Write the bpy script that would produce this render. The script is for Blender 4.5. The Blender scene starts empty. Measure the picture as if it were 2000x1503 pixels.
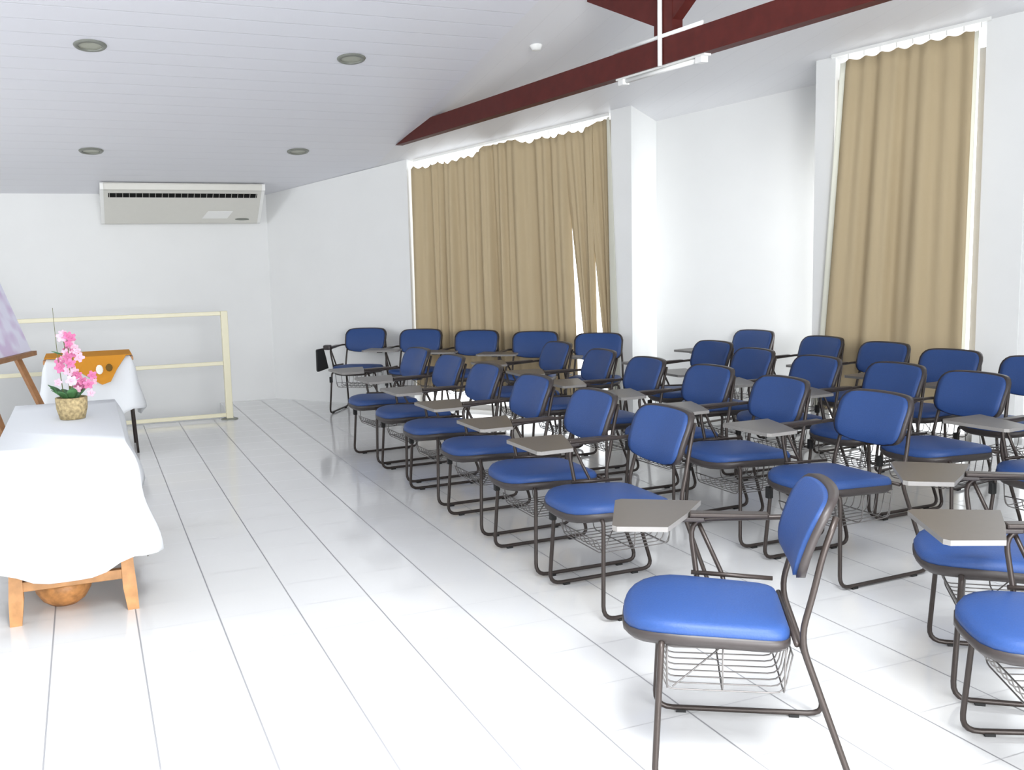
import bpy, bmesh, math, random
from mathutils import Vector, Matrix
random.seed(7)
sc = bpy.context.scene
C = sc.collection
PI = math.pi

# ------------------------------------------------------------------ materials
def mat(name, col, rough=.6, spec=.5, metal=0., var=0., scale=20., bump=0., trans=0., sheen=0.):
    m = bpy.data.materials.new(name); m.use_nodes = True
    nt = m.node_tree; b = nt.nodes['Principled BSDF']
    b.inputs['Base Color'].default_value = (*col, 1)
    b.inputs['Roughness'].default_value = rough
    b.inputs['Specular IOR Level'].default_value = spec
    b.inputs['Metallic'].default_value = metal
    if sheen: b.inputs['Sheen Weight'].default_value = sheen
    if trans: b.inputs['Subsurface Weight'].default_value = 0.
    if var or bump:
        tc = nt.nodes.new('ShaderNodeTexCoord')
        n = nt.nodes.new('ShaderNodeTexNoise'); n.inputs['Scale'].default_value = scale
        n.inputs['Detail'].default_value = 4
        nt.links.new(tc.outputs['Object'], n.inputs['Vector'])
        if var:
            r = nt.nodes.new('ShaderNodeValToRGB')
            r.color_ramp.elements[0].position = .3; r.color_ramp.elements[1].position = .7
            r.color_ramp.elements[0].color = (*[c*(1-var) for c in col], 1)
            r.color_ramp.elements[1].color = (*[min(1, c*(1+var)) for c in col], 1)
            nt.links.new(n.outputs['Fac'], r.inputs['Fac'])
            nt.links.new(r.outputs['Color'], b.inputs['Base Color'])
        if bump:
            bp = nt.nodes.new('ShaderNodeBump'); bp.inputs['Strength'].default_value = bump
            bp.inputs['Distance'].default_value = .01
            nt.links.new(n.outputs['Fac'], bp.inputs['Height'])
            nt.links.new(bp.outputs['Normal'], b.inputs['Normal'])
    return m

def floor_mat():
    m = bpy.data.materials.new('white_floor_tile'); m.use_nodes = True
    nt = m.node_tree; b = nt.nodes['Principled BSDF']; L = nt.links.new
    tc = nt.nodes.new('ShaderNodeTexCoord'); sp = nt.nodes.new('ShaderNodeSeparateXYZ')
    L(tc.outputs['Object'], sp.inputs[0])
    def line(sock, off, half):
        a = nt.nodes.new('ShaderNodeMath'); a.operation = 'SUBTRACT'; a.inputs[1].default_value = off - .1525
        L(sock, a.inputs[0])
        w = nt.nodes.new('ShaderNodeMath'); w.operation = 'PINGPONG'; w.inputs[1].default_value = .1525
        d = nt.nodes.new('ShaderNodeMath'); d.operation = 'DIVIDE'; d.inputs[1].default_value = 1
        L(a.outputs[0], w.inputs[0])
        # pingpong of period .305: peaks (=.1525) on the joint
        g = nt.nodes.new('ShaderNodeMath'); g.operation = 'SUBTRACT'; g.inputs[0].default_value = .1525
        L(w.outputs[0], g.inputs[1])
        r = nt.nodes.new('ShaderNodeMapRange'); r.inputs[1].default_value = half*.5; r.inputs[2].default_value = half
        r.inputs[3].default_value = 1; r.inputs[4].default_value = 0
        L(g.outputs[0], r.inputs[0]); return r.outputs[0]
    lx = line(sp.outputs[0], .105, .0042)
    ly = line(sp.outputs[1], 2.44, .0030)
    s = nt.nodes.new('ShaderNodeMath'); s.operation = 'MULTIPLY'; s.inputs[1].default_value = .55; L(ly, s.inputs[0])
    mx = nt.nodes.new('ShaderNodeMath'); mx.operation = 'MAXIMUM'; L(lx, mx.inputs[0]); L(s.outputs[0], mx.inputs[1])
    n = nt.nodes.new('ShaderNodeTexNoise'); n.inputs['Scale'].default_value = 1.7; n.inputs['Detail'].default_value = 3
    L(tc.outputs['Object'], n.inputs['Vector'])
    cr = nt.nodes.new('ShaderNodeValToRGB')
    cr.color_ramp.elements[0].color = (.70, .70, .695, 1); cr.color_ramp.elements[1].color = (.77, .77, .765, 1)
    L(n.outputs['Fac'], cr.inputs['Fac'])
    mix = nt.nodes.new('ShaderNodeMix'); mix.data_type = 'RGBA'
    L(mx.outputs[0], mix.inputs[0]); L(cr.outputs['Color'], mix.inputs[6]); mix.inputs[7].default_value = (.30, .30, .31, 1)
    L(mix.outputs[2], b.inputs['Base Color'])
    rr = nt.nodes.new('ShaderNodeMapRange'); rr.inputs[3].default_value = .11; rr.inputs[4].default_value = .7
    L(mx.outputs[0], rr.inputs[0]); L(rr.outputs[0], b.inputs['Roughness'])
    b.inputs['Specular IOR Level'].default_value = .6
    return m

def board_mat(name, col, axis, pitch, dark, bump):
    m = bpy.data.materials.new(name); m.use_nodes = True
    nt = m.node_tree; b = nt.nodes['Principled BSDF']; L = nt.links.new
    tc = nt.nodes.new('ShaderNodeTexCoord'); sp = nt.nodes.new('ShaderNodeSeparateXYZ')
    L(tc.outputs['Object'], sp.inputs[0])
    w = nt.nodes.new('ShaderNodeMath'); w.operation = 'PINGPONG'; w.inputs[1].default_value = pitch/2
    L(sp.outputs[axis], w.inputs[0])
    r = nt.nodes.new('ShaderNodeMapRange'); r.inputs[1].default_value = 0; r.inputs[2].default_value = .006
    L(w.outputs[0], r.inputs[0])
    mix = nt.nodes.new('ShaderNodeMix'); mix.data_type = 'RGBA'
    L(r.outputs[0], mix.inputs[0]); mix.inputs[6].default_value = (*[c*dark for c in col], 1); mix.inputs[7].default_value = (*col, 1)
    L(mix.outputs[2], b.inputs['Base Color'])
    bp = nt.nodes.new('ShaderNodeBump'); bp.inputs['Strength'].default_value = bump; bp.inputs['Distance'].default_value = .004
    L(r.outputs[0], bp.inputs['Height']); L(bp.outputs['Normal'], b.inputs['Normal'])
    b.inputs['Roughness'].default_value = .38
    b.inputs['Specular IOR Level'].default_value = .4
    return m

def cloth_mat(name, col, through):
    m = bpy.data.materials.new(name); m.use_nodes = True
    nt = m.node_tree; L = nt.links.new
    out = nt.nodes['Material Output']; b = nt.nodes['Principled BSDF']
    b.inputs['Base Color'].default_value = (*col, 1); b.inputs['Roughness'].default_value = .9
    b.inputs['Specular IOR Level'].default_value = .1
    tc = nt.nodes.new('ShaderNodeTexCoord'); n = nt.nodes.new('ShaderNodeTexNoise'); n.inputs['Scale'].default_value = 60
    L(tc.outputs['Object'], n.inputs['Vector'])
    bp = nt.nodes.new('ShaderNodeBump'); bp.inputs['Strength'].default_value = .08; bp.inputs['Distance'].default_value = .005
    L(n.outputs['Fac'], bp.inputs['Height']); L(bp.outputs['Normal'], b.inputs['Normal'])
    if through:
        t = nt.nodes.new('ShaderNodeBsdfTranslucent'); t.inputs['Color'].default_value = (*col, 1)
        mx = nt.nodes.new('ShaderNodeMixShader'); mx.inputs[0].default_value = through
        L(b.outputs[0], mx.inputs[1]); L(t.outputs[0], mx.inputs[2]); L(mx.outputs[0], out.inputs['Surface'])
    return m

M = dict(
    floor=floor_mat(),
    wall=mat('white_wall_paint', (.76, .765, .76), .7, .3, var=.012, scale=3),
    ceil_l=board_mat('white_ceiling_boards', (.74, .745, .79), 1, .20, .90, .5),
    ceil_r=board_mat('white_ceiling_panel', (.73, .73, .75), 0, .20, .95, .15),
    red=mat('oxblood_painted_timber', (.085, .014, .011), .5, .18, var=.12, scale=14),
    cream=mat('cream_painted_steel', (.72, .68, .50), .4, .5, var=.02, scale=8),
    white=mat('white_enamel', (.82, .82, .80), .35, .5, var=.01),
    blue=mat('blue_seat_fabric', (.021, .060, .200), .5, .4, var=.05, scale=180, bump=.10, sheen=.0),
    tube=mat('bronze_painted_tube', (.042, .032, .028), .38, .5, metal=.35, var=.05),
    shell=mat('dark_brown_plastic', (.032, .025, .024), .45, .5, var=.05),
    tab=mat('taupe_laminate', (.075, .064, .054), .36, .5, var=.04, scale=30),
    tabedge=mat('pale_grey_edge_band', (.22, .21, .20), .4, .5, var=.03),
    wire=mat('grey_wire', (.16, .15, .145), .4, .5, metal=.4, var=.03),
    black=mat('black_rubber', (.012, .012, .012), .6, .4, var=.1),
    curtain=cloth_mat('beige_curtain_cloth', (.51, .410, .262), .05),
    lit_edge=cloth_mat('white_lit_edge_cloth', (.88, .88, .82), .6),  # bright lit edge of the beige curtains, painted as white cloth
    cloth=cloth_mat('white_table_cloth', (.80, .82, .84), .12),
    wood=mat('honey_wood', (.47, .24, .10), .45, .4, var=.22, scale=18),
    wood2=mat('brown_easel_wood', (.30, .145, .06), .5, .4, var=.2, scale=22),
    bowl=mat('carved_bowl_wood', (.46, .21, .07), .5, .4, var=.35, scale=26, bump=.25),
    ac=mat('ivory_plastic', (.66, .65, .60), .32, .5, var=.01),
    slot=mat('air_slot_black', (.006, .006, .006), .8, .2, var=.1),
    steel=mat('dull_steel', (.24, .25, .22), .45, .5, metal=.3, var=.04),
    glassd=mat('lamp_glass', (.36, .37, .30), .3, .5, var=.04),
    pot=mat('woven_pot', (.42, .33, .18), .8, .2, var=.4, scale=70, bump=.5),
    leaf=mat('green_leaf', (.06, .17, .06), .45, .4, var=.35, scale=30),
    pink=mat('pink_petal', (.60, .17, .33), .6, .3, var=.25, scale=40),
    pale=mat('pale_pink_petal', (.76, .47, .58), .6, .3, var=.12, scale=40),
    stem=mat('olive_stem', (.14, .15, .06), .6, .3, var=.2),
    runner=cloth_mat('orange_runner_cloth', (.62, .27, .035), .05),
    petalw=mat('white_print', (.85, .82, .74), .8, .2, var=.05),
    petald=mat('dark_print', (.16, .09, .02), .8, .2, var=.1),
    frame=mat('window_frame_white', (.75, .75, .75), .4, .5, var=.01),
)

def poster_mat():
    m = bpy.data.materials.new('printed_poster'); m.use_nodes = True
    nt = m.node_tree; b = nt.nodes['Principled BSDF']; L = nt.links.new
    tc = nt.nodes.new('ShaderNodeTexCoord'); n = nt.nodes.new('ShaderNodeTexNoise')
    n.inputs['Scale'].default_value = 5.5; n.inputs['Detail'].default_value = 1.5
    L(tc.outputs['Object'], n.inputs['Vector'])
    r = nt.nodes.new('ShaderNodeValToRGB'); e = r.color_ramp.elements
    e[0].position = .38; e[0].color = (.62, .50, .70, 1); e[1].position = .5; e[1].color = (.74, .73, .86, 1)
    L(n.outputs['Fac'], r.inputs['Fac']); L(r.outputs['Color'], b.inputs['Base Color'])
    b.inputs['Roughness'].default_value = .4
    return m
M['poster'] = poster_mat()

# ------------------------------------------------------------------ helpers
def obj(name, bm, m, parent=None, smooth=False, kind=None, mats=None):
    bmesh.ops.recalc_face_normals(bm, faces=bm.faces)
    me = bpy.data.meshes.new(name); bm.to_mesh(me); bm.free()
    for mm in (mats or [m]): me.materials.append(mm)
    if smooth:
        for p in me.polygons: p.use_smooth = True
    o = bpy.data.objects.new(name, me); C.objects.link(o)
    if parent: o.parent = parent
    if kind: o['kind'] = kind
    return o
def thing(name, label, cat, loc=(0, 0, 0), rz=0., group=None):
    o = bpy.data.objects.new(name, None); C.objects.link(o)
    o.empty_display_size = .1
    o.location = loc; o.rotation_euler = (0, 0, rz)
    o['label'] = label; o['category'] = cat
    if group: o['group'] = group
    return o
def tag(o, label, cat, group=None):
    o['label'] = label; o['category'] = cat
    if group: o['group'] = group
    return o
def bx(bm, x0, x1, y0, y1, z0, z1, mi=0, bev=0.):
    vs = [bm.verts.new((x, y, z)) for x in (x0, x1) for y in (y0, y1) for z in (z0, z1)]
    fs = [bm.faces.new([vs[i] for i in q]) for q in ((0, 1, 3, 2), (4, 6, 7, 5), (0, 4, 5, 1), (2, 3, 7, 6), (0, 2, 6, 4), (1, 5, 7, 3))]
    for f in fs: f.material_index = mi
    if bev:
        es = {e for f in fs for e in f.edges}
        bmesh.ops.bevel(bm, geom=list(es), offset=bev, segments=2, affect='EDGES', profile=.5)
def prism(bm, poly, zb, zt, mi=0):
    "vertical prism over a plan polygon; zb / zt are numbers or functions of x, y"
    fb = zb if callable(zb) else (lambda x, y: zb)
    ft = zt if callable(zt) else (lambda x, y: zt)
    lo = [bm.verts.new((x, y, fb(x, y))) for x, y in poly]
    hi = [bm.verts.new((x, y, ft(x, y))) for x, y in poly]
    n = len(poly); fs = [bm.faces.new(lo[::-1]), bm.faces.new(hi)]
    for i in range(n):
        fs.append(bm.faces.new((lo[i], lo[(i+1) % n], hi[(i+1) % n], hi[i])))
    for f in fs: f.material_index = mi
def smooth_path(pts, rad=.05, seg=5):
    P = [Vector(p) for p in pts]; out = [P[0]]
    for a, b, c in zip(P, P[1:], P[2:]):
        d1 = (a-b); d2 = (c-b); r = min(rad, d1.length*.45, d2.length*.45)
        s = b + d1.normalized()*r; e = b + d2.normalized()*r
        for i in range(seg+1):
            t = i/seg
            out.append(s*(1-t)**2 + b*2*t*(1-t) + e*t*t)
    out.append(P[-1]); return out
def tube(bm, pts, r, n=8, r2=None, closed=False):
    pts = [Vector(p) for p in pts]; rings = []; N = len(pts)
    up = None
    for i, p in enumerate(pts):
        if closed: t = (pts[(i+1) % N]-pts[i-1])
        else: t = (pts[min(i+1, N-1)]-pts[max(i-1, 0)])
        t.normalize()
        if up is None:
            up = Vector((0, 0, 1)) if abs(t.z) < .9 else Vector((1, 0, 0))
        u = (up - t*up.dot(t))
        if u.length < 1e-5: u = t.orthogonal()
        u.normalize(); v = t.cross(u); up = u
        rr = r if r2 is None else r + (r2-r)*i/max(1, N-1)
        rings.append([bm.verts.new(p + (u*math.cos(2*PI*k/n) + v*math.sin(2*PI*k/n))*rr) for k in range(n)])
    for i in range(N if closed else N-1):
        a, b = rings[i], rings[(i+1) % N]
        for k in range(n):
            bm.faces.new((a[k], a[(k+1) % n], b[(k+1) % n], b[k]))
    if not closed:
        bm.faces.new(rings[0][::-1]); bm.faces.new(rings[-1])
def lathe(bm, prof, n=28, c=(0, 0, 0), cap0=True, cap1=False):
    rings = [[bm.verts.new((c[0]+r*math.cos(2*PI*k/n), c[1]+r*math.sin(2*PI*k/n), c[2]+z)) for k in range(n)] for r, z in prof]
    for a, b in zip(rings, rings[1:]):
        for k in range(n): bm.faces.new((a[k], a[(k+1) % n], b[(k+1) % n], b[k]))
    if cap0: bm.faces.new(rings[0][::-1])
    if cap1: bm.faces.new(rings[-1])
def ball(bm, c, r, sx=1, sy=1, sz=1, u=8, v=6):
    bmesh.ops.create_uvsphere(bm, u_segments=u, v_segments=v, radius=r, matrix=Matrix.Translation(c) @ Matrix.Diagonal((sx, sy, sz, 1)))
def sheet(bm, f, nu, nv, mi=0):
    g = [[bm.verts.new(f(i/nu, j/nv)) for j in range(nv+1)] for i in range(nu+1)]
    for i in range(nu):
        for j in range(nv):
            bm.faces.new((g[i][j], g[i+1][j], g[i+1][j+1], g[i][j+1])).material_index = mi
def thicken(o, t, off=0.):
    md = o.modifiers.new('thickness', 'SOLIDIFY'); md.thickness = t; md.offset = off
    return o

# ------------------------------------------------------------------ the room
MS = .168
def ceil(x, y): return 2.13 + MS*(10.51-y) - max(0, x-2.65)*.02
P0 = Vector((1.8, 10.51)); D = Vector((.6, -.8)); N = Vector((.8, .6))      # the slanted window wall: start, run, outward
def wp(s, o=0.): p = P0 + D*s + N*o; return (p.x, p.y)
YB = 10.51; XL = -3.6; YN = -2.6; XR = 6.78; TH = .17

bm = bmesh.new()
def quad(bm, x0, x1, y0, y1, z, mi=0):
    bm.faces.new([bm.verts.new(p) for p in ((x0, y0, z), (x1, y0, z), (x1, y1, z), (x0, y1, z))]).material_index = mi
bx(bm, XL, 9.0, YN-.2, 9.36, -.12, 0); bx(bm, 1.22, 4.2, 9.36, 11.2, -.12, 0)
obj('floor', bm, M['floor'], kind='structure')
bm = bmesh.new(); bx(bm, XL, 1.22, 9.36, YB+.1, -2.6, -2.5)
obj('floor_stair', bm, M['floor'], kind='structure')

bm = bmesh.new()
for (xa, xb, mi) in ((XL-.12, 2.65, 0), (2.65, 7.6, 1)):
    ya = YN-.2
    if mi == 0:
        poly = [(xa, ya), (xb, ya), (xb, P0.y-(xb-P0.x)/.6*.8+.22), (P0.x+.12, YB+.1), (xa, YB+.1)]
    else:
        poly = [(xa, ya), (xb-.7, ya), (xb-.7, 4.0), wp(5.72, .70), wp(3.96, .70), wp(3.96, .14), (xa, P0.y-(xa-P0.x)/.6*.8+.22)]
    prism(bm, poly, ceil, lambda x, y: ceil(x, y)+.06, mi)
obj('ceiling', bm, None, mats=[M['ceil_l'], M['ceil_r']], kind='structure')

bm = bmesh.new(); prism(bm, [(XL-.12, YB), (P0.x+.09, YB), (P0.x+.09, YB+.12), (XL-.12, YB+.12)], -2.5, ceil)
obj('wall_back', bm, M['wall'], kind='structure')
bm = bmesh.new()                                               # left wall, with an unseen window opening added for the left light
def lw(y0, y1, zb, zt): prism(bm, [(XL-.12, y0), (XL, y0), (XL, y1), (XL-.12, y1)], zb, zt)
lw(YN, 6.1, -2.5, ceil); lw(8.7, YB, -2.5, ceil); lw(6.1, 8.7, -2.5, .65); lw(6.1, 8.7, 2.30, ceil)
obj('wall_left', bm, M['wall'], kind='structure')
bm = bmesh.new()                                               # housing for the added fill light, unseen above the camera
prism(bm, [(.0, -.5), (1.4, -.5), (1.4, .9), (.0, .9)], 3.68, ceil)
obj('added_fill_light_housing', bm, M['frame'], kind='structure')
bm = bmesh.new(); bx(bm, 1.22, 1.32, 9.36, YB, -2.5, -.12); bx(bm, XL, 1.32, 9.26, 9.36, -2.5, -.12)
obj('trim_1', bm, M['wall'], kind='structure')

def wall_seg(bm, s0, s1, o0=0., o1=TH, zb=0., zt=ceil):
    prism(bm, [wp(s0, o0), wp(s1, o0), wp(s1, o1), wp(s0, o1)], zb, zt)
bm = bmesh.new()
S1A, S1B, RA, RB, S2A, S2B, S3A, S3B = 1.80, 3.90, 4.085, 5.58, 5.72, 6.73, 7.0, 7.45
RD = .56
wall_seg(bm, 0, S1A); wall_seg(bm, S1B, RA); wall_seg(bm, RB, S2A); wall_seg(bm, S2B, S3A)
wall_seg(bm, S3B, 8.3)
wall_seg(bm, RA-.12, RB+.12, RD, RD+.12)                       # back of the recess
wall_seg(bm, RA-.12, RA, TH, RD)                               # left return
wall_seg(bm, RB, RB+.12, TH, RD, 2.45)                         # above the slot window in the right return
wall_seg(bm, RB, RB+.12, TH, RD, 0, .05)
obj('wall_right', bm, M['wall'], kind='structure')
q = wp(8.3)
bm = bmesh.new(); prism(bm, [(q[0], YN), (q[0]+.12, YN), (q[0]+.12, q[1]+.05), (q[0], q[1]+.05)], 0, ceil)
obj('wall_side', bm, M['wall'], kind='structure')
bm = bmesh.new()                                               # wall behind the camera with a wide glazed opening
prism(bm, [(XL, YN-.12), (-.6, YN-.12), (-.6, YN), (XL, YN)], 0, ceil)
prism(bm, [(5.4, YN-.12), (q[0], YN-.12), (q[0], YN), (5.4, YN)], 0, ceil)
prism(bm, [(-.6, YN-.12), (5.4, YN-.12), (5.4, YN), (-.6, YN)], 2.9, ceil)
obj('wall_front', bm, M['wall'], kind='structure')

def window(idx, s0, s1):
    bm = bmesh.new(); a = .05
    zt = lambda x, y: ceil(x, y)-.0
    m0 = (s0+s1)/2
    for s in (s0, m0-.03, s1-a):
        prism(bm, [wp(s, .125), wp(s+a, .125), wp(s+a, .165), wp(s, .165)], 0, lambda x, y: ceil(x, y)-.14)
    prism(bm, [wp(s0, .125), wp(s1, .125), wp(s1, .165), wp(s0, .165)], .0, .05)
    obj('window_%d' % idx, bm, M['frame'], kind='structure')
window(1, S1A, S1B); window(2, S2A, S2B); window(3, S3A, S3B)

# ------------------------------------------------------------------ curtains
def curtain_panel(name, parent, mt, sa, sb, ta, tb, off, zbot, pitch, amp, seed, top, thick=.004, nu=None):
    "sa..sb along the wall at the top, ta..tb at the bottom"
    rnd = random.Random(seed); ph = rnd.random()*6; ph2 = rnd.random()*6
    w = sb-sa; nu = nu or max(6, int(w/pitch*12)); bm = bmesh.new()
    def f(u, v):
        st = sa+w*u; sbm = ta+(tb-ta)*u
        s = st*(1-v)+sbm*v
        wv = st + .035*math.sin(st*3.7+ph2) + .02*math.sin(st*11+ph)
        fold = .62*math.sin(2*PI*wv/(pitch*1.55)+ph+.9*math.sin(1.7*v+ph2)) + .42*math.sin(2*PI*wv/(pitch*2.9)+ph2+1.1*v) + .46*math.sin(2*PI*wv/(pitch*.66)+ph) * (1-.6*v)
        fold = math.copysign(abs(fold)**.8, fold)
        k = amp*(.45+.55*min(1, v*1.8))
        o = off + fold*k
        x, y = wp(s, o)
        xt, yt = wp(st, off)
        zt = ceil(xt, yt) - top(st)
        return (x, y, zt*(1-v)+zbot*v)
    sheet(bm, f, nu, 26)
    o = obj(name, bm, mt, parent, smooth=True); return thicken(o, thick)
def scallop1(s):
    u = (s-1.8)/2.1; K = [(0, .085), (.30, .10), (.42, .03), (.52, .03), (.62, .08), (.85, .09), (.94, .04), (1.1, .035)]
    for (a, da), (b, db) in zip(K, K[1:]):
        if u <= b: t = max(0, (u-a)/(b-a)); deep = da+(db-da)*t*t*(3-2*t); break
    return deep*(.74+.26*abs(math.sin(s*PI/.085)))*(1+.12*math.sin(s*23)) + .012
cu = thing('curtain', 'wide beige floor-length curtain behind the row of chairs at the far wall', 'curtain', (0, 0, 0), 0, 'beige pleated curtains')
curtain_panel('panel', cu, M['curtain'], 1.822, 3.47, 1.812, 3.54, .036, .18, .125, .045, 3, scallop1)
curtain_panel('panel', cu, M['curtain'], 3.42, 3.71, 3.653, 3.732, .046, .18, .105, .026, 5, scallop1)
curtain_panel('panel', cu, M['curtain'], 3.62, 3.88, 3.848, 3.88, .058, .18, .105, .026, 8, scallop1)
curtain_panel('lit_edge', cu, M['lit_edge'], 3.87, 3.895, 3.90, 3.985, -.012, .10, .2, .006, 9, scallop1, nu=6)  # white strip standing for the light at the curtain's right edge
def scallop2(s): return .045*(.6+.4*abs(math.sin(s*PI/.11))) + .03
cu = thing('curtain', 'narrow tall beige curtain hanging right of the white recess', 'curtain', (0, 0, 0), 0, 'beige pleated curtains')
curtain_panel('panel', cu, M['curtain'], 5.80, 6.66, 5.655, 6.645, -.045, .22, .16, .044, 21, scallop2)
curtain_panel('lit_edge', cu, M['lit_edge'], 5.765, 5.803, 5.615, 5.66, -.045, .22, .2, .006, 4, scallop2, nu=6)  # light along the curtain side, put into a white strip
curtain_panel('lit_edge', cu, M['lit_edge'], 6.655, 6.685, 6.64, 6.665, -.045, .22, .2, .006, 6, scallop2, nu=6)
for (a, b, o_, lab) in ((1.84, 3.86, .06, 'thin white curtain track along ceiling over the wide curtain'), (5.70, 6.76, -.045, 'white curtain track along ceiling over the narrow right curtain')):
    bm = bmesh.new()
    prism(bm, [wp(a, o_-.012), wp(b, o_-.012), wp(b, o_+.012), wp(a, o_+.012)], lambda x, y: ceil(x, y)-.022, ceil)
    t = tag(obj('curtain_track', bm, M['white']), lab, 'curtain track', 'curtain tracks')
    k = a+.12
    while k < b-.05:
        x, y = wp(k, o_); z = ceil(x, y); hook = bmesh.new()
        tube(hook, [(x, y, z-.02), (x, y, z-.055)], .004, 5); k += .11
        obj('glider', hook, M['white'], t)

# ------------------------------------------------------------------ timber truss over the room
bd = Vector((-.087, .996)); bo = Vector((2.98, 5.1))
def bp(y, off=0.):
    t = (y-bo.y)/bd.y; p = bo + bd*t + Vector((bd.y, -bd.x))*off; return p
tr = thing('roof_truss', 'dark red timber beam and post truss crossing under the ceiling', 'roof truss', (bo.x, bo.y, 2.44))
def tl(p, z): return (p.x-bo.x, p.y-bo.y, z-2.44)
bm = bmesh.new()
prof = [(8.62, 2.44), (7.9, 2.578), (-1.6, 2.578), (-1.6, 2.44)]
v = [[bm.verts.new(tl(bp(y, o_), z)) for y, z in prof] for o_ in (-.035, .035)]
bm.faces.new(v[0]); bm.faces.new(v[1][::-1])
for i in range(4): bm.faces.new((v[0][i], v[0][(i+1) % 4], v[1][(i+1) % 4], v[1][i]))
obj('tie_beam', bm, M['red'], tr)
bm = bmesh.new(); yk = 4.73
a, b = bp(yk+.10), bp(yk-.10)
pol = [bp(yk+.08, -.035), bp(yk-.08, -.035), bp(yk-.08, .035), bp(yk+.08, .035)]
lo = [bm.verts.new(tl(p, 2.578)) for p in pol]; hi = [bm.verts.new(tl(p, ceil(p.x, p.y))) for p in pol]
bm.faces.new(lo[::-1]); bm.faces.new(hi)
for i in range(4): bm.faces.new((lo[i], lo[(i+1) % 4], hi[(i+1) % 4], hi[i]))
obj('king_post', bm, M['red'], tr)
for sgn in (1, -1):
    bm = bmesh.new()
    ya, yb_ = yk+sgn*.08, yk+sgn*.75
    pts = [(ya, 2.655), (ya, 2.82), (yb_, 3.06), (yb_, 2.94)] if sgn > 0 else [(ya, 2.66), (ya, 2.84), (yb_, 3.20), (yb_, 3.10)]
    v = [[bm.verts.new(tl(bp(y, o_), z)) for y, z in pts] for o_ in (-.033, .033)]
    bm.faces.new(v[0]); bm.faces.new(v[1][::-1])
    for i in range(4): bm.faces.new((v[0][i], v[0][(i+1) % 4], v[1][(i+1) % 4], v[1][i]))
    obj('brace', bm, M['red'], tr)
# batten lamp strapped to the beam
ln = thing('batten_lamp', 'white tube lamp with conduit fixed across the dark red beam', 'lamp', (bo.x, bo.y, 2.40))
def tl2(p, z): return (p.x-bo.x, p.y-bo.y, z-2.40)
def along(name, y0, y1, z, r, o_, m_, par, box=None):
    bm = bmesh.new()
    tube(bm, [tl2(bp(y0, o_), z), tl2(bp(y1, o_), z)], r, 8)
    return obj(name, bm, m_, par, smooth=True)
along('tube', 5.12, 4.48, 2.418, .013, .0, M['white'], ln)
bm = bmesh.new()
pol = [bp(5.2, -.022), bp(4.4, -.022), bp(4.4, .022), bp(5.2, .022)]
lo = [bm.verts.new(tl2(p, 2.430)) for p in pol]; hi = [bm.verts.new(tl2(p, 2.44)) for p in pol]
bm.faces.new(lo[::-1]); bm.faces.new(hi)
for i in range(4): bm.faces.new((lo[i], lo[(i+1) % 4], hi[(i+1) % 4], hi[i]))
obj('housing', bm, M['white'], ln)
for y in (5.15, 4.45):
    bm = bmesh.new(); p = bp(y); c = tl2(p, 2.418)
    bx(bm, c[0]-.022, c[0]+.022, c[1]-.03, c[1]+.03, c[2]-.02, c[2]+.013, bev=.004)
    obj('lamp_holder', bm, M['white'], ln)
along('conduit', 5.2, 4.4, 2.590, .012, -.032, M['white'], ln)
bm = bmesh.new(); p = bp(4.74, -.049)
tube(bm, [tl2(p, 2.432), tl2(p, ceil(p.x, p.y)-.004)], .013, 8)
obj('conduit', bm, M['white'], ln, smooth=True)

# ------------------------------------------------------------------ recessed lights
ang = math.atan(MS)
spots = [(.142, 6.734, 'round recessed ceiling light nearest the camera on the left'), (1.762, 6.689, 'round recessed ceiling light left of the dark red beam, nearer pair'),
         (.139, 9.024, 'round recessed ceiling light above left end of the air conditioner'), (1.827, 8.898, 'round recessed ceiling light above right end of the air conditioner')]
for x, y, lab in spots:
    t = thing('recessed_light', lab, 'ceiling light', (x, y, ceil(x, y)), 0, 'recessed ceiling lights')
    t.rotation_euler = (-ang, 0, 0)
    bm = bmesh.new(); lathe(bm, [(.068, -.004), (.070, -.012), (.090, -.010), (.097, -.001)], 32, cap0=False)
    obj('trim_ring', bm, M['steel'], t, smooth=True)
    bm = bmesh.new(); lathe(bm, [(.001, -.004), (.05, -.005), (.069, -.003)], 32)
    obj('diffuser', bm, M['glassd'], t, smooth=True)
bm = bmesh.new(); p = (2.9, 6.1)  # bright reflection dot on the ceiling, built as a white disc
lathe(bm, [(.001, -.03), (.03, -.028), (.04, -.006), (.045, 0)], 20, (0, 0, 0))
o = tag(obj('ceiling_glint', bm, M['white'], smooth=True), 'small white painted reflection spot on ceiling above the dark red beam', 'glint')
o.location = (2.93, 6.25, ceil(2.93, 6.25)); o.rotation_euler = (-ang, 0, 0)

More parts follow.
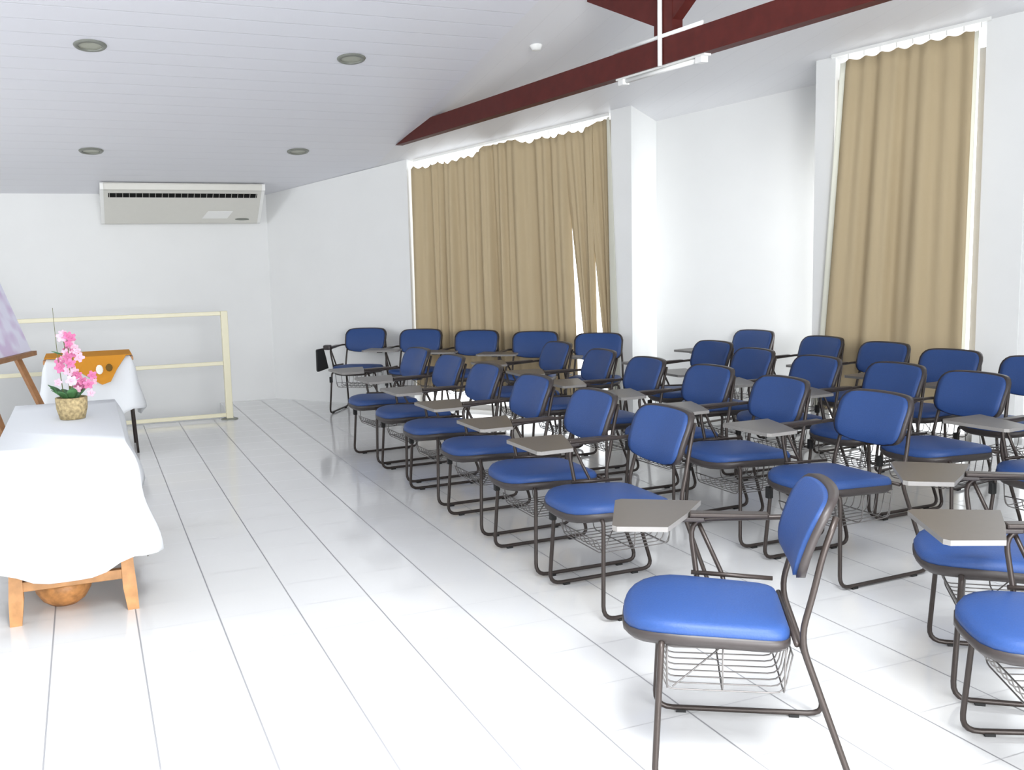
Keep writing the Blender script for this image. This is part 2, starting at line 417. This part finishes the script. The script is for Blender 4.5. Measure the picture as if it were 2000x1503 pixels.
# ------------------------------------------------------------------ air conditioner
ac = thing('air_conditioner', 'wide ivory air conditioner mounted under the ceiling on the back wall', 'air conditioner', (.99, 10.2, 1.84))
X0, X1 = -.785, .725
prof = [(.31, 0), (.25, -.005), (.22, .004), (-.14, .288), (-.172, .300), (-.182, .350), (-.175, .362), (.31, .278)]
bm = bmesh.new()
v = [[bm.verts.new((x, y, z)) for y, z in prof] for x in (X0+.03, X1-.03)]
n = len(prof)
bm.faces.new(v[0]); bm.faces.new(v[1][::-1])
for i in range(n): bm.faces.new((v[0][i], v[0][(i+1) % n], v[1][(i+1) % n], v[1][i]))
obj('body', bm, M['ac'], ac)
for xa, xb in ((X0, X0+.03), (X1-.03, X1)):
    bm = bmesh.new(); pr2 = [(y-.006 if y < .2 else y, z) for y, z in prof]
    v = [[bm.verts.new((x, y, z)) for y, z in pr2] for x in (xa, xb)]
    bm.faces.new(v[0]); bm.faces.new(v[1][::-1])
    for i in range(n): bm.faces.new((v[0][i], v[0][(i+1) % n], v[1][(i+1) % n], v[1][i]))
    obj('end_cap', bm, M['white'], ac)
# outlet slot with vanes: on the sloping face between the front panel and the underside
def acface(x, t, lift):
    a = Vector((-.165, .235)); b = Vector((-.13, .195)); e = (b-a)
    a2 = Vector((-.14, .288)); b2 = Vector((.22, .004))
    d = (b2-a2).normalized(); nn = Vector((d.y, -d.x))
    p = a2 + d*t + nn*lift
    return (x, p.x, p.y)
bm = bmesh.new()
for lift, in ((.001,),):
    q4 = [acface(x, t, .004) for x, t in ((X0+.07, .030), (X1-.07, .030), (X1-.07, .085), (X0+.07, .085))]
    q5 = [acface(x, t, -.004) for x, t in ((X0+.07, .030), (X1-.07, .030), (X1-.07, .085), (X0+.07, .085))]
    a = [bm.verts.new(p) for p in q4]; b = [bm.verts.new(p) for p in q5]
    bm.faces.new(a); bm.faces.new(b[::-1])
    for i in range(4): bm.faces.new((a[i], a[(i+1) % 4], b[(i+1) % 4], b[i]))
obj('outlet_slot', bm, M['slot'], ac)
bm = bmesh.new()
for k in range(24):
    x = X0+.07+.01 + k*(X1-X0-.16)/23
    q4 = [acface(xx, t, l) for l in (.003, .008) for xx, t in ((x-.0014, .028), (x+.0014, .028), (x+.0014, .087), (x-.0014, .087))]
    vv = [bm.verts.new(p) for p in q4]
    for f in ((0, 1, 2, 3), (7, 6, 5, 4), (0, 4, 5, 1), (1, 5, 6, 2), (2, 6, 7, 3), (3, 7, 4, 0)): bm.faces.new([vv[i] for i in f])
obj('outlet_vane', bm, M['ac'], ac)
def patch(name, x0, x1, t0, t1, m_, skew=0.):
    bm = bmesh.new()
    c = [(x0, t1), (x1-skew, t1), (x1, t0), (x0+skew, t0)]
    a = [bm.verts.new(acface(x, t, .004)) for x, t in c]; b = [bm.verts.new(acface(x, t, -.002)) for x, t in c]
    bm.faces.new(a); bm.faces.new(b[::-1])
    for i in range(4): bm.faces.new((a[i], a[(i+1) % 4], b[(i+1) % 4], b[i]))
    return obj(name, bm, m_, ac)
o = patch('painted_glare', .15, .44, .285, .39, M['white'], .05)  # reflection on the glossy face, painted as a white patch
o['label'] = 'bright white painted reflection'
bm = bmesh.new()
ring = [acface(.54+.07*math.cos(k*PI/8), .405+.016*math.sin(k*PI/8), .004) for k in range(16)]
ring2 = [acface(.54+.07*math.cos(k*PI/8), .405+.016*math.sin(k*PI/8), -.002) for k in range(16)]
a = [bm.verts.new(p) for p in ring]; b = [bm.verts.new(p) for p in ring2]
bm.faces.new(a); bm.faces.new(b[::-1])
for i in range(16): bm.faces.new((a[i], a[(i+1) % 16], b[(i+1) % 16], b[i]))
obj('badge', bm, M['steel'], ac)

# ------------------------------------------------------------------ railing
rl = thing('railing', 'cream painted steel guard railing in front of the back wall', 'railing', (1.16, 9.3, 0))
bm = bmesh.new(); bx(bm, -.03, .03, -.03, .03, .01, 1.0, bev=.004); obj('post', bm, M['cream'], rl)
bm = bmesh.new(); bx(bm, -4.7, -.03, -.016, .016, .962, .998, bev=.004); obj('top_rail', bm, M['cream'], rl)
bm = bmesh.new(); bx(bm, -4.7, -.03, -.014, .014, .505, .540, bev=.004); obj('middle_rail', bm, M['cream'], rl)
bm = bmesh.new(); bx(bm, -4.7, -.03, -.014, .014, .025, .060, bev=.004); obj('bottom_rail', bm, M['cream'], rl)
bm = bmesh.new(); lathe(bm, [(.075, 0), (.075, .008), (.05, .014), (.001, .014)], 20); obj('base_flange', bm, M['steel'], rl)

# ------------------------------------------------------------------ tables
def drape(name, x0, x1, y0, y1, z, drop, flare, wav, seed, m_, cr=.035, nr=14, top_lift=.006, bot=None):
    rnd = random.Random(seed); bm = bmesh.new()
    peri = []                                   # (x, y, outward normal, cornerness)
    segs = [((x0, y0), (x1, y0), (0, -1)), ((x1, y0), (x1, y1), (1, 0)), ((x1, y1), (x0, y1), (0, 1)), ((x0, y1), (x0, y0), (-1, 0))]
    for (a, b, nrm), nxt in zip(segs, segs[1:]+segs[:1]):
        L = math.hypot(b[0]-a[0], b[1]-a[1]); n = max(6, int(L/.05))
        for i in range(1, n):
            t = i/n
            d = min(t, 1-t)*L
            peri.append((a[0]+(b[0]-a[0])*t, a[1]+(b[1]-a[1])*t, nrm[0], nrm[1], math.exp(-(d/.09)**2)))
        for i in range(5):
            t = i/4; nx = nrm[0]*(1-t)+nxt[2][0]*t; ny = nrm[1]*(1-t)+nxt[2][1]*t; l = math.hypot(nx, ny)
            peri.append((b[0], b[1], nx/l, ny/l, 1.))
    ph = [rnd.random()*6 for _ in range(3)]
    rings = []
    for j in range(nr+1):
        t = j/nr; ring = []
        for k, (x, y, nx, ny, cn) in enumerate(peri):
            q = k/len(peri)*2*PI
            w = math.sin(q*9+ph[0]+1.2*t)*.6+math.sin(q*15+ph[1])*.4
            o_ = .012*min(1, t*6) + flare*t*(1+1.1*cn) + wav*w*t*(1-cn*.6) + cn*.5*wav*math.sin(t*9)
            dz = drop*t*(1-.17*cn) + wav*.35*math.sin(q*7+ph[2])*t
            ring.append(bm.verts.new((x+nx*o_, y+ny*o_, z+top_lift-dz-.004*min(1, t*8))))
        rings.append(ring)
    n = len(peri)
    for a, b in zip(rings, rings[1:]):
        for k in range(n): bm.faces.new((a[k], a[(k+1) % n], b[(k+1) % n], b[k]))
    bm.faces.new(rings[0])
    o = obj(name, bm, m_, smooth=True); thicken(o, .003)
    return o
tb = thing('side_table', 'long narrow wooden table under the white cloth at left front', 'table', (-.12, 4.95, 0))
hx, hy = .235, .72
bm = bmesh.new(); bx(bm, -hx, hx, -hy, hy, .66, .70, bev=.005); obj('tabletop', bm, M['wood'], tb)
for sx in (-1, 1):
    for sy in (-1, 1):
        bm = bmesh.new(); cx, cy = sx*(hx-.028), sy*(hy-.03)
        pts = [(cx, cy, .66), (cx, cy, .2), (cx+sx*.004, cy, .10), (cx+sx*.012, cy, 0)]
        rings = []
        for (x, y, z), w in zip(pts, (.024, .024, .027, .022)):
            rings.append([bm.verts.new((x+a*w, y+b*w, z)) for a, b in ((-1, -1), (1, -1), (1, 1), (-1, 1))])
        for a, b in zip(rings, rings[1:]):
            for k in range(4): bm.faces.new((a[k], a[(k+1) % 4], b[(k+1) % 4], b[k]))
        bm.faces.new(rings[0]); bm.faces.new(rings[-1])
        obj('leg', bm, M['wood'], tb)
for (xa, xb, ya, yb_) in ((-hx+.05, hx-.05, -hy+.012, -hy+.045), (-hx+.05, hx-.05, hy-.045, hy-.012), (-hx+.012, -hx+.045, -hy+.05, hy-.05), (hx-.045, hx-.012, -hy+.05, hy-.05)):
    bm = bmesh.new(); bx(bm, xa, xb, ya, yb_, .135, .175, bev=.003); obj('stretcher', bm, M['wood'], tb)
o = drape('tablecloth', -.365, .112, 4.22, 5.66, .70, .53, .050, .018, 3, M['cloth'])
tag(o, 'long white tablecloth on the front table, hanging almost to the floor', 'tablecloth')

bm = bmesh.new()
lathe(bm, [(.001, .002), (.055, 0), (.085, .022), (.108, .06), (.116, .10), (.112, .102), (.102, .06), (.08, .03), (.05, .012), (.001, .010)], 36)
o = tag(obj('bowl', bm, M['bowl'], smooth=True), 'round carved brown bowl on the floor beneath the front table', 'bowl')
o.location = (-.165, 4.47, 0)

# second table with orange runner
t2 = thing('back_table', 'small table under white cloth with orange runner beside the railing', 'table', (.0, 8.2, 0))
bm = bmesh.new(); bx(bm, -.31, .31, -.26, .26, .715, .745, bev=.004); obj('tabletop', bm, M['wood'], t2)
for sx in (-1, 1):
    for sy in (-1, 1):
        bm = bmesh.new(); tube(bm, [(sx*.27, sy*.22, .72), (sx*.30, sy*.24, .0)], .009, 8); obj('leg', bm, M['tube'], t2, smooth=True)
o = drape('tablecloth', -.285, .285, 7.935, 8.465, .745, .47, .040, .008, 12, M['cloth'])
tag(o, 'short white tablecloth on the back table beside the railing', 'tablecloth')
bm = bmesh.new()
ov = .018
def rz_(x): return .757
# runner: a square turned so one corner hangs over the front edge
bm = bmesh.new()
vt = [bm.verts.new(p) for p in ((-.30, 8.40, .758), (-.30, 7.92, .758), (-.20, 7.912, .757), (.0, 7.909, .757), (.26, 7.912, .757), (.30, 7.93, .758), (.30, 8.40, .758))]
bm.faces.new(vt)
lo = [bm.verts.new(p) for p in ((-.08, 7.885, .66), (.08, 7.868, .55), (.14, 7.868, .57), (.19, 7.885, .66))]
bm.faces.new((vt[2], vt[3], lo[0])); bm.faces.new((vt[3], lo[1], lo[0])); bm.faces.new((vt[3], lo[2], lo[1])); bm.faces.new((vt[3], vt[4], lo[3], lo[2]))
o = obj('table_runner', bm, M['runner']); thicken(o, .006, 1)
tag(o, 'orange cloth runner with a pointed corner draped over the back table', 'table runner')
bm = bmesh.new(); ball(bm, (.068, 7.862, .665), .028, .9, .25, 1.3); obj('white_motif', bm, M['petalw'], o)
bm = bmesh.new(); ball(bm, (.135, 7.872, .675), .024, 1.0, .25, 1.2); obj('dark_motif', bm, M['petald'], o)

# easel with poster
es = thing('easel', 'brown wooden easel at the left edge holding a pale poster', 'easel', (-.345, 6.9, 0))
rd = Vector((.29, .957, 0)); nr_ = Vector((.957, -.29, 0)); Ln = math.radians(19.4)
upv = nr_*(-math.sin(Ln)) + Vector((0, 0, math.cos(Ln)))
def ep(a, u, o_=0.):        # a metres back from far corner along the board (towards camera negative), u up the lean from the ledge
    return Vector((0, 0, .905)) + rd*a + upv*u + nr_*o_
def bar(name, p, q, r1, r2, m_, par):
    bm = bmesh.new(); d = (q-p).normalized(); u = d.orthogonal().normalized() if abs(d.z) > .9 else Vector((0, 0, 1)).cross(d).normalized(); w = d.cross(u)
    A = [bm.verts.new(p+u*r1*a+w*r2*b) for a, b in ((-1, -1), (1, -1), (1, 1), (-1, 1))]
    B = [bm.verts.new(q+u*r1*a+w*r2*b) for a, b in ((-1, -1), (1, -1), (1, 1), (-1, 1))]
    bm.faces.new(A); bm.faces.new(B[::-1])
    for i in range(4): bm.faces.new((A[i], A[(i+1) % 4], B[(i+1) % 4], B[i]))
    return obj(name, bm, m_, par)
bar('ledge', ep(0, -.02, .02), ep(-.95, -.02, .02), .022, .014, M['wood2'], es)
ug = -.90/math.cos(Ln)
bar('leg', ep(-.075, ug, -.025), ep(-.26, .95, -.025), .017, .014, M['wood2'], es)
bar('leg', ep(-.87, ug, -.025), ep(-.62, .95, -.025), .017, .014, M['wood2'], es)
pt = ep(-.46, .93, -.03); bar('leg', pt, Vector((pt.x, pt.y, 0))+nr_*(-.42), .016, .013, M['wood2'], es)
bm = bmesh.new()
A = [bm.verts.new(Vector((-.345, 6.9, 0))+ep(a, u, .004)) for a, u in ((-.015, -.004), (-.935, -.004), (-.935, .86), (-.015, .86))]
B = [bm.verts.new(Vector((-.345, 6.9, 0))+ep(a, u, .020)) for a, u in ((-.015, -.004), (-.935, -.004), (-.935, .86), (-.015, .86))]
bm.faces.new(A); bm.faces.new(B[::-1])
for i in range(4): bm.faces.new((A[i], A[(i+1) % 4], B[(i+1) % 4], B[i]))
tag(obj('poster', bm, M['poster']), 'pale lilac printed poster board leaning on the easel', 'poster')

# flower pot
fp = thing('flower_pot', 'small woven pot of pink flowers standing on the front white table', 'potted flowers', (-.088, 5.02, .709))
bm = bmesh.new(); lathe(bm, [(.055, 0), (.068, .05), (.070, .10), (.064, .102), (.058, .09), (.001, .088)], 24); obj('pot', bm, M['pot'], fp, smooth=True)
rnd = random.Random(11)
def leaf(bm, base, d, L, w, droop):
    d = Vector(d).normalized(); s = d.cross(Vector((0, 0, 1)))
    s = s.normalized() if s.length > 1e-3 else Vector((1, 0, 0))
    cen = []; 
    for i in range(6):
        t = i/5; p = Vector(base)+d*L*t+Vector((0, 0, -droop*t*t)); ww = w*math.sin(PI*min(.97, t*.9+.08))
        cen.append((bm.verts.new(p-s*ww), bm.verts.new(p+Vector((0, 0, -.006*math.sin(PI*t)))), bm.verts.new(p+s*ww)))
    for a, b in zip(cen, cen[1:]):
        bm.faces.new((a[0], a[1], b[1], b[0])); bm.faces.new((a[1], a[2], b[2], b[1]))
for k in range(12):
    a = rnd.random()*2*PI; bm = bmesh.new()
    leaf(bm, (.03*math.cos(a), .03*math.sin(a), .092), (math.cos(a), math.sin(a), rnd.uniform(.8, 1.9)), rnd.uniform(.085, .125), rnd.uniform(.020, .030), .03)
    thicken(obj('leaf', bm, M['leaf'], fp, smooth=True), .0015)
bm = bmesh.new(); leaf(bm, (-.02, .0, .30), (-.6, -.2, .4), .06, .02, .01); thicken(obj('leaf', bm, M['leaf'], fp, smooth=True), .0015)
stems = []
for (tx, ty, tz) in ((-.015, 0, .40), (.03, .01, .37), (.005, -.02, .33)):
    pts = [Vector((tx*.2, ty*.2, .08)), Vector((tx*.3, ty, .2)), Vector((tx, ty, tz))]
    pth = smooth_path(pts, .08); bm = bmesh.new(); tube(bm, pth, .0035, 6, .002); obj('stem', bm, M['stem'], fp, smooth=True); stems.append(pts)
bm = bmesh.new(); tube(bm, smooth_path([(-.03, 0, .09), (-.045, 0, .3), (-.05, .01, .52)], .1), .0022, 5, .0012); obj('stem', bm, M['stem'], fp, smooth=True)
def blossom(c, r, mt):
    bm = bmesh.new(); ax = Vector((rnd.uniform(-.5, .5), -1, rnd.uniform(-.2, .5))).normalized(); u = ax.orthogonal().normalized(); w = ax.cross(u)
    a0 = rnd.random()*6
    for k in range(5):
        a = a0+k*2*PI/5; d = u*math.cos(a)+w*math.sin(a); s = ax.cross(d)
        P = [Vector(c), Vector(c)+d*r*.5+s*r*.36-ax*(-.004), Vector(c)+d*r*.95+s*r*.2+ax*.006, Vector(c)+d*r*.95-s*r*.2+ax*.006, Vector(c)+d*r*.5-s*r*.36-ax*(-.004)]
        bm.faces.new([bm.verts.new(p) for p in P])
    ball(bm, Vector(c)+ax*.004, .006, u=6, v=4)
    thicken(obj('blossom', bm, mt, fp), .0015)
for k in range(34):
    z = .13+.27*(k/33); sp = .05*(1-.55*(k/33))
    c = (rnd.gauss(.012, sp*.8), rnd.gauss(-.01, sp*.7), z+rnd.uniform(-.015, .015))
    blossom(c, rnd.uniform(.018, .027), M['pink'] if rnd.random() < .62 else M['pale'])

# ------------------------------------------------------------------ the tablet-arm chairs
def rounded_poly(w0, w1, y0, y1, r_f, r_b, n=6):
    "outline of a seat: rear width w0 at y0, front width w1 at y1"
    cs = [(-w0/2, y0, r_b), (w0/2, y0, r_b), (w1/2, y1, r_f), (-w1/2, y1, r_f)]; out = []
    for i, (x, y, r) in enumerate(cs):
        p = Vector((x, y)); a = (Vector(cs[i-1][:2])-p).normalized(); b = (Vector(cs[(i+1) % 4][:2])-p).normalized()
        s, e = p+a*r, p+b*r
        for k in range(n+1):
            t = k/n; out.append(s*(1-t)**2+p*2*t*(1-t)+e*t*t)
    return out
def cushion(bm, ol, zf, h, edge, cy=0.):
    "padded slab from outline ol; zf(x,y) lower face height"
    lev = [(1-.04, 0.), (1., h*.3), (1., h*.6), (1-.035, h*.88), (1-.12, h), (.6, h*1.12), (.25, h*1.15)]
    rings = [[bm.verts.new((p.x*k, cy+(p.y-cy)*k, zf(p.x*k, cy+(p.y-cy)*k)+z)) for p in ol] for k, z in lev]
    n = len(ol)
    for a, b in zip(rings, rings[1:]):
        for k in range(n): bm.faces.new((a[k], a[(k+1) % n], b[(k+1) % n], b[k]))
    bm.faces.new(rings[0][::-1]); bm.faces.new(rings[-1])
def seat_z(x, y):
    t = max(0, (y-.08)/.15)
    return .405 + .012*(y/.2) - .022*t*t
def back_pt(u, v, off):
    "u -1..1 across, v 0..1 up"
    x = .205*u; z = .548+.234*v
    y = -.236 - .085*v + .028*u*u + .010*math.sin(PI*v)
    return Vector((x, y+off, z))
def back_slab(bm, sc_u, v0, v1, off0, off1, r=.32, nu=16, nv=12, puff=0.):
    def uv(i, j):
        u = -1+2*i/nu; jj = .5-.5*math.cos(PI*j/nv); v = v0+(v1-v0)*jj
        rr = .30; e = min(jj, 1-jj); k = 1.
        if e < rr: k = 1-.30*(1-math.sqrt(max(0, 1-(1-e/rr)**2)))
        k *= 1-.05*(1-jj)
        vv = v - (.02 if jj > .5 else -.05)*abs(u)**3*abs(2*jj-1)
        return u*sc_u*k, vv
    F = []; B = []
    for i in range(nu+1):
        fr = []; br = []
        for j in range(nv+1):
            u, v = uv(i, j)
            ed = (1-(2*i/nu-1)**4)*(1-math.cos(PI*j/nv)**4)
            fr.append(bm.verts.new(back_pt(u, v, off1+puff*ed))); br.append(bm.verts.new(back_pt(u, v, off0)))
        F.append(fr); B.append(br)
    for i in range(nu):
        for j in range(nv):
            bm.faces.new((F[i][j], F[i+1][j], F[i+1][j+1], F[i][j+1])); bm.faces.new((B[i][j], B[i][j+1], B[i+1][j+1], B[i+1][j]))
    for i in range(nu):
        bm.faces.new((F[i][0], B[i][0], B[i+1][0], F[i+1][0])); bm.faces.new((F[i][nv], F[i+1][nv], B[i+1][nv], B[i][nv]))
    for j in range(nv):
        bm.faces.new((F[0][j], F[0][j+1], B[0][j+1], B[0][j])); bm.faces.new((F[nu][j], B[nu][j], B[nu][j+1], F[nu][j+1]))
TR = .0088
def make_chair(folded=False):
    t = thing('tablet_arm_chair', 'x', 'chair')
    # seat
    ol = rounded_poly(.39, .44, -.205, .235, .185, .06)
    bm = bmesh.new(); cushion(bm, ol, seat_z, .046, 0); s = obj('seat', bm, M['blue'], t, smooth=True)
    ol2 = [Vector((p.x*1.012, p.y*1.012)) for p in ol]; bm = bmesh.new()
    lo = [bm.verts.new((p.x*.93, p.y*.93, seat_z(p.x, p.y)-.022)) for p in ol2]; mi = [bm.verts.new((p.x, p.y, seat_z(p.x, p.y)-.006)) for p in ol2]
    hi = [bm.verts.new((p.x, p.y, seat_z(p.x, p.y)+.014)) for p in ol2]; n = len(ol2)
    for a, b in ((lo, mi), (mi, hi)):
        for k in range(n): bm.faces.new((a[k], a[(k+1) % n], b[(k+1) % n], b[k]))
    bm.faces.new(lo[::-1]); bm.faces.new(hi)
    o = obj('seat_shell', bm, M['shell'], s, smooth=True); o['label'] = 'dark brown seat underside'
    # back
    bm = bmesh.new(); back_slab(bm, .955, .04, .97, .0, .018, puff=.010); b = obj('backrest', bm, M['blue'], t, smooth=True)
    bm = bmesh.new(); back_slab(bm, 1.02, .022, 1.0, -.016, .008); o = obj('backrest_shell', bm, M['shell'], b, smooth=True); o['label'] = 'dark brown back shell'
    # sled frame, one bent tube per side, with foot glides
    for sx in (-1, 1):
        bm = bmesh.new()
        pts = [(sx*.150, .125, .398), (sx*.212, .130, .398), (sx*.240, .150, TR+.004), (sx*.240, -.365, TR+.004), (sx*.205, -.222, .42), (sx*.200, -.254, .54), (sx*.190, -.277, .64), (sx*.172, -.312, .735)]
        tube(bm, smooth_path(pts, .055), TR, 8)
        fr = obj('sled_leg', bm, M['tube'], t, smooth=True)
        for y in (.07, -.27):
            bm = bmesh.new(); bx(bm, sx*.240-.009, sx*.240+.009, y-.015, y+.015, 0, .009)
            obj('foot_glide', bm, M['black'], fr)
        if sx < 0: continue
        bm = bmesh.new(); bx(bm, sx*.221-.013, sx*.221+.013, .125, .152, .30, .355, bev=.004); obj('coupling_clip', bm, M['black'], fr)
    bm = bmesh.new()
    tube(bm, [(-.16, .125, .392), (.16, .125, .392)], TR*.9, 8); obj('crossbar', bm, M['tube'], t, smooth=True)
    bm = bmesh.new()
    tube(bm, [(-.203, -.215, .405), (.203, -.215, .405)], TR*.9, 8); obj('crossbar', bm, M['tube'], t, smooth=True)
    # wire book basket
    bm = bmesh.new()
    for k in range(9):
        x = -.165+.33*k/8
        tube(bm, smooth_path([(x, .13, .30), (x, .115, .255), (x, -.19, .255), (x, -.21, .36)], .03, 3), .0022, 5)
    for y in (.115, -.03, -.19):
        tube(bm, smooth_path([(-.185, y, .385), (-.172, y, .252), (.172, y, .252), (.185, y, .385)], .03, 3), .0026, 5)
    tube(bm, [(-.165, .13, .30), (.165, .13, .30)], .0026, 5); tube(bm, [(-.165, -.21, .36), (.165, -.21, .36)], .0026, 5)
    tube(bm, [(-.185, .115, .384), (-.185, -.19, .384)], .003, 5); tube(bm, [(.185, .115, .384), (.185, -.19, .384)], .003, 5)
    tube(bm, [(-.16, .10, .26), (.17, -.19, .37)], .0024, 5)
    obj('book_basket', bm, M['wire'], t, smooth=True)
    # arm on the sitter's right
    bm = bmesh.new()
    pts = [(.186, -.292, .622), (.252, -.265, .622), (.258, .045, .608), (.232, .020, .415), (.19, .010, .395)]
    tube(bm, smooth_path(pts, .06), TR*.95, 8)
    tube(bm, smooth_path([(.258, .02, .605), (.236, -.055, .44), (.20, -.06, .40)], .03), TR*.8, 8)
    tube(bm, [(.232, .04, .450), (.222, -.20, .440)], TR*.8, 8)
    ar = obj('arm_frame', bm, M['tube'], t, smooth=True)
    bm = bmesh.new(); bx(bm, .236, .280, -.19, .045, .616, .631, bev=.005); obj('armrest', bm, M['tube'], ar)
    # the writing tablet
    bm = bmesh.new()
    ol = [(.395, .005), (.405, .255), (.385, .275), (.085, .270), (.070, .255), (.075, .110), (.225, .055)]
    if not folded:
        lo = [bm.verts.new((x, y, .617)) for x, y in ol]; hi = [bm.verts.new((x, y, .632)) for x, y in ol]
    else:
        lo = [bm.verts.new((.292, y, .63-(x-.06)*.62)) for x, y in ol]; hi = [bm.verts.new((.307, y, .63-(x-.06)*.62)) for x, y in ol]
    n = len(ol); fa = bm.faces.new(lo[::-1]); fb = bm.faces.new(hi)
    for k in range(n): bm.faces.new((lo[k], lo[(k+1) % n], hi[(k+1) % n], hi[k])).material_index = 1
    tb_ = obj('writing_tablet', bm, None, t, mats=[M['tab'], M['tabedge'] if not folded else M['black']] if not folded else [M['black'], M['black']])
    bm = bmesh.new()
    if not folded:
        bx(bm, .235, .285, .0, .20, .604, .617, bev=.003)
    else:
        bx(bm, .25, .32, .0, .06, .600, .645, bev=.01)
    obj('hinge_bracket', bm, M['shell'], tb_)
    return t
def dup(root, name):
    r = root.copy(); r.name = name; C.objects.link(r)
    for ch in list(root.children):
        c = ch.copy(); C.objects.link(c); c.parent = r
        for g in list(ch.children):
            d = g.copy(); C.objects.link(d); d.parent = c
    return r
G = 'blue tablet-arm chairs with sled frames'
W = 90.   # facing the left side of the picture
A1 = 'blue tablet-arm chair in the aisle row, '
A2 = 'blue chair in the second row from the aisle, '
A3 = 'blue chair in the third row from the aisle, '
A4 = 'blue chair in the last row by the right wall, '
AB = 'blue tablet-arm chair backed against the wide curtain, '
CH = [  # x, y, heading, label
    (1.543, 2.223, 58, 'large foreground blue chair with grey tablet, seen from its side'),
    (1.905, 3.464, 90, A1+'nearest, right behind the foreground chair'),
    (1.902, 4.077, 90, A1+'second nearest of the six in file'),
    (1.918, 4.782, 91, A1+'third nearest of the six in file'),
    (1.925, 5.481, 92, A1+'fourth nearest of the six in file'),
    (1.943, 6.154, 93, A1+'fifth nearest, second farthest of the six'),
    (1.926, 6.811, 95, A1+'farthest from the camera, beside the back row'),
    (2.946, 3.341, 92, A2+'nearest one with its back visible'),
    (2.949, 4.010, 90, A2+'second nearest one with its back visible'),
    (2.967, 4.644, 93, A2+'third nearest one with its back visible'),
    (2.915, 5.264, 90, A2+'fourth nearest one with its back visible'),
    (2.942, 5.920, 88, A2+'second farthest from the camera'),
    (2.978, 6.648, 92, A2+'farthest, in front of the wide curtain'),
    (3.872, 3.623, 93, A3+'nearest one with its back visible'),
    (3.878, 4.165, 92, A3+'second nearest one'),
    (3.795, 4.730, 90, A3+'middle of its five backs'),
    (3.800, 5.350, 90, A3+'second farthest from the camera'),
    (3.942, 5.993, 95, A3+'farthest, against the bright white recess'),
    (4.755, 3.935, 100, A4+'cut off by the photo edge'),
    (4.735, 4.515, 102, A4+'beside the grey pillar'),
    (4.797, 5.171, 97, A4+'before the curtain middle'),
    (4.814, 5.832, 95, A4+'at the curtain left edge'),
    (4.829, 6.632, 103, A4+'in the white recess'),
    (2.332, 9.069, 146, AB+'leftmost, its black tablet folded down'),
    (2.720, 8.551, 146, AB+'second from the left of five'),
    (3.077, 8.052, 144, AB+'middle of the five'),
    (3.434, 7.563, 144, AB+'second from the right of five'),
    (3.772, 7.034, 144, AB+'rightmost of five, beside the white pillar'),
    (2.269, 1.696, 61, 'blue chair cut off at bottom right corner, grey tablet above the seat'),
    (2.665, 2.240, 52, 'blue chair behind the bottom right corner chair, at the right edge'),
    (3.881, 2.937, 95, 'blue chair at right edge under a dark tablet, only its seat front showing'),
]
proto = make_chair(); fold = make_chair(True)
first = True
for x, y, h, lab in CH:
    if 'folded' in lab: c = fold
    elif first: c = proto; first = False
    else: c = dup(proto, 'tablet_arm_chair')
    c.location = (x, y, 0); c.rotation_euler = (0, 0, math.radians(h)); c['label'] = lab; c['category'] = 'chair'; c['group'] = G

# ------------------------------------------------------------------ light
w = bpy.data.worlds.new('World'); sc.world = w; w.use_nodes = True
bg = w.node_tree.nodes['Background']; bg.inputs[0].default_value = (.93, .97, 1., 1); bg.inputs[1].default_value = 2.6
def area(name, loc, tgt, sx, sy, e, col=(1, 1, 1), spread=None):
    l = bpy.data.lights.new(name, 'AREA'); l.shape = 'RECTANGLE'; l.size = sx; l.size_y = sy; l.energy = e; l.color = col
    if spread: l.spread = math.radians(spread)
    o = bpy.data.objects.new(name, l); C.objects.link(o); o.location = loc
    d = Vector(tgt)-Vector(loc); o.rotation_euler = d.to_track_quat('-Z', 'Y').to_euler(); return o
area('daylight_front', (.8, -2.5, 1.6), (-1.2, 5, .4), 3.0, 2.0, 225, (.98, .99, 1), 150)
area('unseen_light_left', (-3.64, 7.4, 1.475), (2.0, 7.9, 1.3), 2.55, 1.6, 26, (.97, .99, 1))  # added light, entering by the unseen opening in the left wall
area('ceiling_fill', (.7, .2, 3.66), (.72, .25, 0), 1.3, 1.3, 165, (.95, .98, 1), 115)  # added unseen fill that brightens the near floor and seats
p = wp(RB+.6, .36); tq = wp(RA+.35, .5)
area('daylight_recess', (p[0], p[1], 1.15), (tq[0], tq[1], 1.1), .40, 2.0, 9, (.96, .99, 1), 80)

# ------------------------------------------------------------------ camera
cam = bpy.data.cameras.new('Camera'); co = bpy.data.objects.new('Camera', cam); C.objects.link(co)
cam.sensor_width = 36; cam.sensor_fit = 'HORIZONTAL'; cam.lens = 1918.66/2000*36; cam.clip_start = .05
yaw, pit, rol = .407495, .126, -.022049
f = Vector((math.sin(yaw)*math.cos(pit), math.cos(yaw)*math.cos(pit), -math.sin(pit)))
r = Vector((math.cos(yaw), -math.sin(yaw), 0)); u = r.cross(f)
r2 = r*math.cos(rol)+u*math.sin(rol); u2 = -r*math.sin(rol)+u*math.cos(rol)
co.matrix_world = Matrix(((r2.x, u2.x, -f.x, 0), (r2.y, u2.y, -f.y, 0), (r2.z, u2.z, -f.z, 1.4), (0, 0, 0, 1)))
sc.camera = co
sc.view_settings.view_transform = 'Standard'; sc.view_settings.look = 'None'
sc.view_settings.gamma = 1; sc.view_settings.use_curve_mapping = False
sc.view_settings.exposure = 0.34
